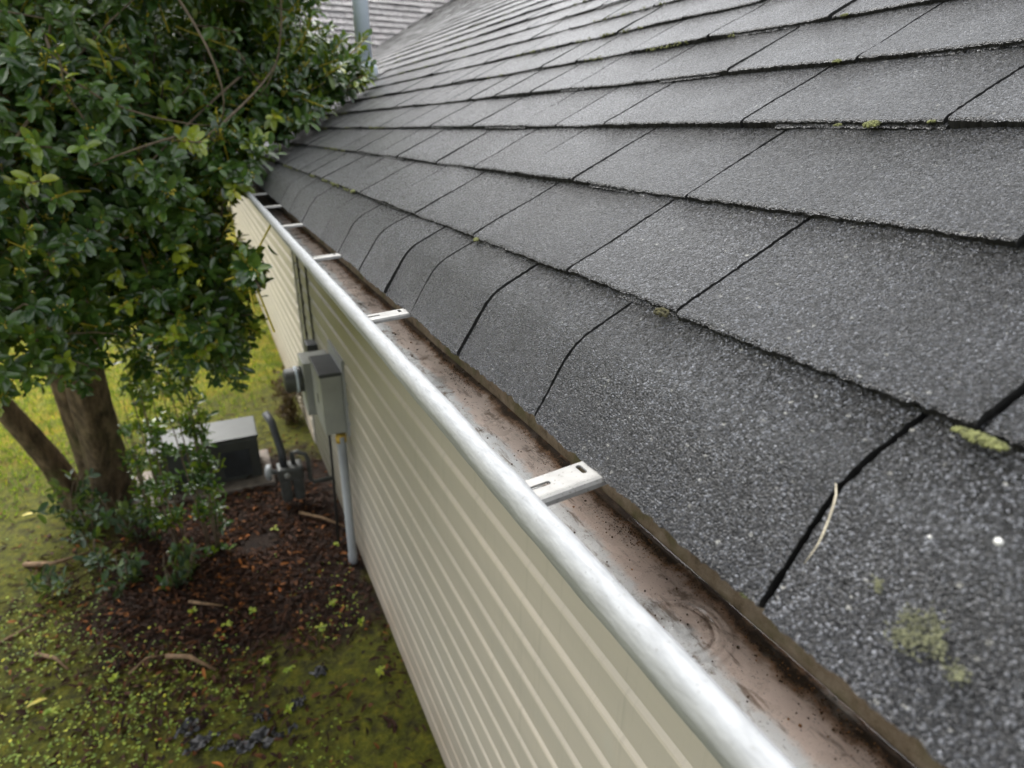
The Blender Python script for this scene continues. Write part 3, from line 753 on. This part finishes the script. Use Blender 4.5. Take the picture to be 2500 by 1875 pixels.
def sprig_leaves(P, D, r, per=13, ln=(.042, .074), wr=.44, span=.10, newp=.10):
    """spiral of leaves round the last part of each twig, rosette at the tip"""
    n = len(P); D = D / np.linalg.norm(D, axis=1, keepdims=True)
    a = np.cross(D, np.array([.3, .2, 1.0])); a /= np.linalg.norm(a, axis=1, keepdims=True); b = np.cross(D, a)
    B, Dr, U, L, Wd, T = [], [], [], [], [], []
    isnew = r.uniform(0, 1, n) < newp; ph = r.uniform(0, 6.28, n); bt = r.uniform(.0, .55, n)
    for j in range(per):
        t_ = j / (per - 1); an = ph + j * 2.4 + r.normal(0, .5, n)
        rad = np.cos(an)[:, None] * a + np.sin(an)[:, None] * b
        elev = .35 + 1.0 * t_ ** 2 + r.uniform(-.15, .25, n)
        dd = rad + D * elev[:, None] + r.normal(0, .30, (n, 3))
        B.append(P - D * (span * (1 - t_))[..., None] if np.ndim(t_) else P - D * span * (1 - t_)); Dr.append(dd)
        U.append(D + np.array([0, 0, .8]) - rad * .2)
        l = r.uniform(ln[0], ln[1], n) * (1 - .35 * t_ ** 3) * np.where(r.uniform(0, 1, n) < .2, .6, 1); L.append(l); Wd.append(l * wr * r.uniform(.85, 1.15, n))
        T.append(np.clip(np.where(isnew & (t_ > .45), .80 + r.normal(0, .08, n), bt + r.normal(0, .1, n)), 0, 1))
    return np.concatenate(B), np.concatenate(Dr), np.concatenate(U), np.concatenate(L), np.concatenate(Wd), np.concatenate(T)

def sample_blobs(bl, r, shell=.62):
    P, D = [], []
    for (c, rad, cnt) in bl:
        q = r.normal(0, 1, (cnt, 3)); q /= np.linalg.norm(q, axis=1, keepdims=True)
        rr_ = r.uniform(shell ** 3, 1, cnt) ** (1 / 3)
        rr_ *= 1 + .16 * vnoise(q[:, 0] * 3.1 + c[0] * 5, q[:, 2] * 3.1 + q[:, 1] * 2, 5)
        P.append(np.array(c) + q * rr_[:, None] * np.array(rad)); D.append(q * np.array(rad) + np.array([0, -.08, .25]) * np.mean(rad))
    return np.concatenate(P), np.concatenate(D)

# holly tree
tree = thing('holly_tree', (-1.0, 4.95, -2.65), 'broad evergreen tree with glossy dark leaves leaning over the gutter', 'tree')
def trunk(pts, rad, nm='trunk', n=40, mat='bark'):
    dense, dr = [], []
    for i in range(len(pts) - 1):
        for q in range(6):
            u_ = q / 6; dense.append(tuple(a * (1 - u_) + b * u_ for a, b in zip(pts[i], pts[i + 1]))); dr.append(rad[i] * (1 - u_) + rad[i + 1] * u_)
    pts, rad = dense + [pts[-1]], dr + [rad[-1]]
    mb = MB(); out = []
    mb.tube(pts, rad, n); v = np.array(mb.v); c = v.copy()
    ax = np.repeat(np.array(pts), n, axis=0); rel = c - ax; an_ = np.arctan2(rel[:, 1], rel[:, 0])
    fl_ = 1 + .16 * vnoise(np.cos(an_) * 1.7 + 5 * rad[0], np.sin(an_) * 1.7 + c[:, 2] * .5, 8) + .10 * vnoise(np.cos(an_) * 4, np.sin(an_) * 4 + c[:, 2] * 1.6, 9) + .04 * vnoise(an_ * 5, c[:, 2] * 22, 10)
    v = ax + rel * fl_[:, None]
    mb.v = [tuple(q) for q in v]; return mb.build(nm, M[mat], tree, True)
trunk([(-1.02, 5.0, -2.75), (-1.0, 4.96, -2.6), (-.96, 4.90, -2.35), (-.93, 4.78, -2.05), (-.90, 4.65, -1.7), (-.86, 4.5, -1.2), (-.78, 4.3, -.6), (-.6, 4.0, .1), (-.45, 3.8, .8)],
      [.21, .175, .142, .126, .118, .108, .09, .06, .03])
trunk([(-1.03, 5.06, -2.75), (-1.07, 5.02, -2.55), (-1.05, 4.94, -2.3), (-1.03, 4.80, -1.95), (-1.02, 4.68, -1.5), (-1.1, 4.6, -.9), (-1.3, 4.4, -.1), (-1.4, 4.1, .6)],
      [.15, .125, .095, .082, .075, .065, .05, .03])
trunk([(-1.22, 5.12, -2.75), (-1.25, 5.06, -2.5), (-1.28, 4.95, -2.2), (-1.36, 4.8, -1.8), (-1.45, 4.65, -1.4), (-1.52, 4.5, -.8), (-1.6, 4.2, 0)],
      [.12, .095, .08, .072, .062, .05, .03])
r1 = np.random.default_rng(21)
CB = [((-.95, 3.35, -.05), (1.05, 1.15, .80), 1500), ((-.30, 3.15, -.02), (.50, .85, .70), 900), ((.22, 3.35, .16), (.46, .60, .34), 520),
      ((.50, 3.42, .27), (.36, .42, .20), 300), ((.34, 2.98, .10), (.20, .30, .16), 130), ((.13, 2.62, -.10), (.14, .28, .16), 110), ((.36, 3.1, .60), (.32, .4, .24), 60), ((.70, 3.3, .22), (.14, .2, .09), 40), ((.10, 2.12, -.40), (.05, .16, .07), 12), ((-.9, 4.4, 1.7), (1.6, 1.5, 1.1), 1400), ((-1.7, 4.9, .2), (.9, 1.0, 1.1), 500), ((-.35, 4.4, .35), (.55, .6, .6), 300), ((-.35, 3.3, .72), (1.05, .95, .60), 1200), ((-.10, 3.0, -.62), (.30, .55, .42), 300),  # includes unseen upper blobs, added to shade the yard
      ((-.85, 3.2, -.62), (.62, .85, .42), 330), ((-1.5, 3.9, .6), (.9, .9, 1.0), 500), ((.35, 4.1, .75), (.45, .5, .42), 160), ((-1.3, 3.9, -.75), (.5, .8, .35), 180), ((-.24, 3.55, -1.08), (.13, .16, .36), 26), ((-.02, 3.15, -1.02), (.09, .14, .20), 12), ((-.46, 3.7, -1.15), (.14, .18, .34), 22), ((-.70, 3.6, -1.05), (.14, .2, .22), 16)]
P, D = sample_blobs(CB, r1)
roofz = np.where(P[:, 0] > .19, P[:, 0] * SP / CP + NOFF / CP + .035, -9)
keep = (P[:, 2] > roofz) & ~((P[:, 0] > .13) & (P[:, 0] < .62) & (P[:, 2] < -.16) & (P[:, 2] > -.45)) & ~((P[:, 0] > .50) & (P[:, 2] < 0))
P, D = P[keep], D[keep]
B_, Dr, U, L, Wd, T = sprig_leaves(P, D, r1, span=.15, per=12)
# longer shoots that break up the outline
sel = r1.choice(len(P), 420, replace=False); Ds = D[sel] / np.linalg.norm(D[sel], axis=1, keepdims=True) + r1.normal(0, .3, (420, 3)) + np.array([0, 0, .15])
Ds /= np.linalg.norm(Ds, axis=1, keepdims=True); Ps = P[sel] + Ds * r1.uniform(.06, .20, (420, 1))
rs_ = np.where(Ps[:, 0] > .17, Ps[:, 0] * SP / CP + NOFF / CP + .03, -9)
ok = (Ps[:, 2] > rs_) & ~((Ps[:, 0] > .08) & (Ps[:, 0] < .62) & (Ps[:, 2] < -.14) & (Ps[:, 2] > -.45)); Ps, Ds = Ps[ok], Ds[ok]
q_ = sprig_leaves(Ps, Ds, r1, per=16, span=.24, newp=.22)
B_, Dr, U, L, Wd, T = [np.concatenate([a_, b_]) for a_, b_ in zip((B_, Dr, U, L, Wd, T), q_)]
rz = np.where(B_[:, 0] > .17, B_[:, 0] * SP / CP + NOFF / CP + .03, -9); kp = B_[:, 2] > rz
leaves('crown', B_[kp], Dr[kp], U[kp], L[kp], Wd[kp], T[kp], M['leaf'], tree)
# branches, twigs and yellow buds
cent = np.array([(-.86, 4.5, -1.0), (-.7, 4.1, -.2), (-1.1, 4.5, -.6), (-.6, 3.9, .3)])
pick = r1.choice(len(P), 34, replace=False)
for q in pick:
    e = P[q]; s_ = cent[r1.integers(0, 4)]; mid = (s_ + e) / 2 + r1.normal(0, .10, 3) + np.array([0, 0, .10]); pts = []
    for tt in np.linspace(0, 1, 9): pts.append(tuple((1 - tt) ** 2 * s_ + 2 * tt * (1 - tt) * mid + tt * tt * e))
    mb = MB(); mb.tube(pts, list(np.linspace(.017, .0035, 9)), 6); mb.build('branch', M['twig'], tree, True)
fr_ix = np.where((P[:, 1] < 3.1) & (P[:, 2] > -.6))[0]; made = 0
while made < 22:
    ia, ib = r1.choice(fr_ix, 2); a_, b_ = P[ia], P[ib]
    if not (.3 < np.linalg.norm(a_ - b_) < .75): continue
    mid = (a_ + b_) / 2 + np.array([0, -.05, .03]) + r1.normal(0, .11, 3); made += 1
    pts = [tuple((1 - tt) ** 2 * a_ + 2 * tt * (1 - tt) * mid + tt * tt * b_) for tt in np.linspace(0, 1, 9)]
    mb = MB(); mb.tube(pts, list(np.linspace(.0050, .0018, 9)), 6); mb.build('branch', M['twig'], tree, True)
mb = MB(); cs = []
for p_, d_ in zip(Ps, Ds):
    mb.tube([tuple(p_ - d_ * .28 + r1.normal(0, .02, 3)), tuple(p_ - d_ * .13 + r1.normal(0, .008, 3)), tuple(p_)], [.0036, .003, .0024], 5, 1 if r1.uniform() < .7 else 0, False)
    if p_[1] < 3.4:
        for _ in range(16): cs.append(p_ - d_ * r1.uniform(0, .2) + r1.normal(0, .006, 3))
front = np.where(P[:, 1] < 3.0)[0]
for q in r1.choice(front, 800, replace=False):
    d = D[q] / np.linalg.norm(D[q]); st = P[q] - d * .22 + r1.normal(0, .03, 3)
    mb.tube([tuple(st), tuple((st + P[q]) / 2 + r1.normal(0, .008, 3)), tuple(P[q])], [.0036, .0031, .0026], 5, 0 if r1.uniform() < .35 else 1, False)
    if r1.uniform() < .45:
        for _ in range(20): cs.append(P[q] - d * r1.uniform(0, .08) + r1.normal(0, .006, 3))
mb.build('twigs', [M['twig'], M['bud']], tree, True)['kind'] = 'stuff'
o = blobs('buds', np.array(cs), r1.uniform(.0016, .0042, len(cs)), M['bud'], tree, smooth=True); o['kind'] = 'stuff'

def plant(name, base, h, spread, cnt, label, cat, group=None, mat='ivy_leaf', ln=(.04, .07), stems=5, seed=1, newp=.1, lean=(0, 0), wr=.42, stemr=.006):
    r = np.random.default_rng(seed); root = thing(name, base, label, cat, group)
    P, Dd = [], []; base = np.array(base)
    for i in range(stems):
        a = r.uniform(0, 6.28); tip = base + np.array([math.cos(a) * spread * r.uniform(.3, 1) + lean[0], math.sin(a) * spread * r.uniform(.3, 1) + lean[1], h * r.uniform(.65, 1)])
        b0 = base + np.array([math.cos(a), math.sin(a), 0]) * spread * .25; mid = (b0 + tip) / 2 + r.normal(0, spread * .25, 3)
        pts = [tuple((1 - t) ** 2 * b0 + 2 * t * (1 - t) * mid + t * t * tip) for t in np.linspace(0, 1, 7)]
        mb = MB(); mb.tube(pts, list(np.linspace(stemr, stemr * .35, 7)), 5); mb.build('stem', M['twig'], root, True)
        for _ in range(cnt // stems):
            t = r.uniform(.15, 1); c = np.array(pts[min(6, int(t * 6))]) + r.normal(0, spread * .22, 3); c[2] = max(c[2], base[2] + .02)
            P.append(c); dd = r.normal(0, 1, 3); dd[2] = abs(dd[2]) * .6; Dd.append(dd)
    q = sprig_leaves(np.array(P), np.array(Dd), r, per=6, ln=ln, wr=wr, span=.05, newp=newp)
    leaves('foliage', *q, M[mat], root); return root
plant('vine', (-.30, 4.05, -2.65), 2.05, .15, 190, 'tall dark leafy vine stems rising in front of the outdoor unit', 'vine', seed=5, stems=6, mat='leaf', newp=.04)
plant('vine', (-.50, 4.15, -2.65), 1.8, .13, 130, 'second dark vine clump, left of the tall one before the unit', 'vine', seed=6, stems=4, mat='leaf', newp=.04)
plant('vine', (-.66, 4.35, -2.65), 1.1, .12, 60, 'shorter dark vine clump closest to the tree trunk', 'vine', seed=61, stems=4, mat='leaf', newp=.03)
UG = [((-1.10, 4.55, -2.65), .50, .24, 150, 'leafy creeper climbing the foot of the tree trunk'), ((-.78, 4.45, -2.65), .42, .22, 120, 'grey-green creeper right of the tree trunk foot'),
      ((-1.24, 3.98, -2.65), .20, .16, 60, 'pale leafy sprout clump left in front of the trunk'), ((-.80, 3.82, -2.65), .22, .18, 80, 'grey-green sprout clump in front of the trunk'),
      ((-.52, 3.75, -2.65), .28, .15, 70, 'green sprout clump below the vines'), ((-1.02, 4.15, -2.65), .22, .14, 50, 'low sprout clump close to the trunk foot')]
for i, (b, h, sp_, c_, lab) in enumerate(UG): plant('creeper', b, h, sp_, int(c_ * .24), lab, 'creeper', 'creepers round the tree foot', seed=30 + i, ln=(.055, .095))
plant('yellow_sprout', (-.47, 3.86, -2.65), .34, .07, 16, 'small sprout with yellow-green leaves at the vine foot', 'sprout', seed=77, newp=1.0, stems=3)
plant('dead_shrub', (.40, 5.9, -2.65), .62, .22, 220, 'brown half-dead shrub against the wall behind the meters', 'shrub', seed=80, mat='brown_leaf', stems=8, ln=(.03, .05))
SPR = [(.33, 3.14), (.22, 2.95), (.43, 2.88), (-.08, 2.83), (.02, 2.73), (-.26, 3.2), (-.02, 2.45), (-.12, 3.25), (.1, 4.05), (.45, 3.7), (.44, 2.5), (-.42, 3.38), (-.80, 3.05), (-1.05, 2.95)]
r2 = np.random.default_rng(8); seeds = []
def seedling():
    b = np.zeros((9, 3)); d = r2.normal(0, 1, (9, 3)); d[:, 2] = np.abs(d[:, 2]) * .3 + .15
    b[:, 2] = r2.uniform(.01, .04, 9); b[:, :2] += r2.normal(0, .018, (9, 2))
    return b, d
for i, (x, y) in enumerate(SPR):
    b, d = seedling(); b = b + np.array([x, y, -2.645])
    b[:] = b.mean(0); o = leaves('weed_seedling', b, d, np.tile([0, 0, 1.], (9, 1)), np.full(9, .032) * r2.uniform(.7, 1.3, 9), np.full(9, .016), r2.uniform(.5, .95, 9), M['clover'])
    tag(o, 'tiny bright green weed seedling on the bare soil and moss', 'weed', 'weed seedlings on the soil')

# leaf litter, clover and lawn
n = 9500; x = r2.normal(-.15, .55, n); y = r2.normal(3.75, .66, n)
k = (x < .57) & (x > -1.6) & (vnoise(x * 3, y * 3, 15) > -.55); x, y = x[k], y[k]; n = len(x)
d = np.stack([r2.normal(0, 1, n), r2.normal(0, 1, n), r2.normal(0, .22, n)], -1)
up = np.stack([r2.normal(0, .35, n), r2.normal(0, .35, n), np.ones(n)], -1)
tl = np.clip(r2.beta(1.6, 3.2, n) + (r2.uniform(0, 1, n) < .012) * .5, 0, 1)
tag(leaves('leaf_litter', np.stack([x, y, gz(x, y) + r2.uniform(.002, .02, n)], -1), d, up, r2.uniform(.018, .07, n), r2.uniform(.005, .024, n), tl, M['litter']), kind='stuff')
n = 1100; x = r2.uniform(-2.4, .57, n); y = r2.uniform(1.5, 6.5, n); d = np.stack([r2.normal(0, 1, n), r2.normal(0, 1, n), r2.normal(0, .2, n)], -1)
tag(leaves('leaf_litter', np.stack([x, y, gz(x, y) + .008], -1), d, np.tile([0, 0, 1.], (n, 1)), r2.uniform(.02, .055, n), r2.uniform(.008, .02, n), np.clip(r2.beta(1.6, 3, n), 0, 1), M['litter']), kind='stuff')
n = 26000; x = r2.uniform(-2.6, .5, n); y = r2.uniform(1.3, 5.4, n)
den = np.clip(.5 + vnoise(x * 2.6, y * 2.6, 25) * .7 + vnoise(x * 9, y * 9, 26) * .5 - .55 * (x + .75), 0, 1) * np.clip((3.9 - y) * .9 + .25 - (x + .9) * .25, .02, 1)
k = r2.uniform(0, 1, n) < den * .85; x, y = x[k], y[k]; n = len(x)
d = np.stack([r2.normal(0, 1, n), r2.normal(0, 1, n), r2.uniform(0, .7, n)], -1)
tag(leaves('clover', np.stack([x, y, gz(x, y) + r2.uniform(.004, .03, n)], -1), d, np.tile([0, 0, 1.], (n, 1)), r2.uniform(.008, .022, n), r2.uniform(.006, .014, n), np.clip(r2.normal(.55, .2, n), 0, 1), M['clover']), kind='stuff')
n = 30000; x = r2.uniform(-4.2, .55, n); y = 4.6 + 9 * r2.uniform(0, 1, n) ** 1.3
den = np.clip((y - 5.2 - (x + 1.2) * .8), 0, 1); k = r2.uniform(0, 1, n) < den; x, y = x[k], y[k]; n = len(x)
d = np.stack([r2.normal(0, .5, n), r2.normal(0, .5, n), np.ones(n)], -1); 
tag(leaves('grass', np.stack([x, y, gz(x, y)], -1), d, np.stack([r2.normal(0, 1, n), r2.normal(0, 1, n), np.zeros(n)], -1), r2.uniform(.03, .07, n), r2.uniform(.004, .008, n), np.clip(r2.normal(.72, .16, n), 0, 1), M['clover']), kind='stuff')

# single yellow leaves, sticks, black sheet scraps
for (x, y, a, l, lab) in ((-1.17, 3.02, .4, .085, 'large yellow fallen leaf on the moss at the left border'), (-1.56, 5.0, .2, .10, 'yellow fallen leaf left of the trunks, in front of the lawn'),
                          (-1.19, 3.9, 1.3, .07, 'yellow fallen leaf among sprouts in front of the trunk')):
    o = leaves('fallen_leaf', np.array([[x, y, -2.62]]), np.array([[math.cos(a), math.sin(a), .05]]), np.array([[0, .1, 1.]]), [l], [l * .38], [1.], M['yellow_leaf'])
    tag(o, lab, 'leaf', 'yellow fallen leaves')
STK = [([(.28, 4.19, -2.62), (.40, 4.04, -2.60), (.545, 3.86, -2.61)], .013, 'straight tan stick leaning on the wall base beside the conduit'),
       ([(-.56, 3.10, -2.63), (-.45, 3.03, -2.615), (-.33, 2.89, -2.63)], .014, 'tan stick on the moss in the lower middle of the yard'),
       ([(-.74, 3.05, -2.63), (-.66, 3.12, -2.62), (-.56, 3.11, -2.625)], .007, 'thin twig touching the left end of the tan stick'),
       ([(-1.42, 4.35, -2.63), (-1.25, 4.25, -2.61), (-1.05, 4.3, -2.62)], .018, 'pale root-like branch left of the creepers'),
       ([(-1.20, 3.42, -2.63), (-1.10, 3.33, -2.62), (-1.02, 3.22, -2.63)], .011, 'short tan stick on the moss at the left'),
       ([(-1.47, 3.55, -2.63), (-1.33, 3.62, -2.62), (-1.22, 3.70, -2.63)], .010, 'slim tan stick near the left border'),
       ([(-.45, 3.5, -2.62), (-.38, 3.42, -2.60), (-.27, 3.38, -2.62)], .010, 'tan stick in the middle of the leaf litter')]
for pts, r_, lab in STK:
    pts = [(a + random.uniform(-.006, .006), b, c) for a, b, c in pts]
    mb = MB(); mb.tube(pts, [r_, r_ * .85, r_ * .5], 8); tag(mb.build('stick', M['dead_stick'], None, True), lab, 'stick', 'fallen sticks')
SH = [((-.46, 2.58), .055, 'black plastic scrap on the moss, leftmost and topmost of the bottom group'), ((-.40, 2.47), .065, 'black plastic scrap just below the leftmost one'),
      ((-.30, 2.40), .035, 'little black plastic scrap between the left pair and the big one'), ((-.17, 2.38), .07, 'largest black plastic scrap at the bottom edge'),
      ((-.13, 2.50), .04, 'small black plastic scrap just above the largest'), ((-.04, 2.36), .05, 'black plastic scrap right of the largest at the bottom edge'),
      ((.03, 2.50), .035, 'small black plastic scrap nearest the wall in the bottom group'), ((.16, 2.66), .04, 'lone dark plastic scrap on the moss by the wall')]
for i, ((x, y), s_, lab) in enumerate(SH):
    a = np.linspace(-1, 1, 22); A, B2 = np.meshgrid(a, a, indexing='ij')
    zz = -2.640 + .010 * vnoise(A * 2.2 + i, B2 * 2.2 + i * 3, 67) + .012 * vnoise(A * 5 + i, B2 * 5, 68)
    f_ = grid_faces(22, 22); ca, cb = A.ravel()[f_].mean(1), B2.ravel()[f_].mean(1)
    f_ = f_[(ca ** 2 + cb ** 2 + .75 * vnoise(ca * 2.3 + i * 7, cb * 2.3, 69)) < .62]
    o = mesh('plastic_scrap', np.stack([x + A * s_ * 1.3, y + B2 * s_, zz], -1).reshape(-1, 3), f_, M['black_sheet'], smooth=True)
    tag(o, lab, 'plastic scrap', 'black plastic scraps')

# far-off wood behind the lawn
r3 = np.random.default_rng(4); n = 15000
x = r3.uniform(-26, 10, n); z = r3.uniform(0, 1, n) ** .8 * (6.5 + 1.8 * vnoise(x * .35, x * 0, 3)); y = 24 + 2.2 * vnoise(x * .5, z * .5, 4) + r3.uniform(0, 2.5, n)
dd = r3.normal(0, 1, (n, 3)); dd[:, 1] -= .5
tag(leaves('woods', np.stack([x, y, z - 2.6], -1), dd, np.tile([0, -.4, 1.], (n, 1)), r3.uniform(.35, .75, n), r3.uniform(.25, .45, n), np.clip(r3.normal(.35, .2, n), 0, 1), M['woods_leaf']), kind='stuff')
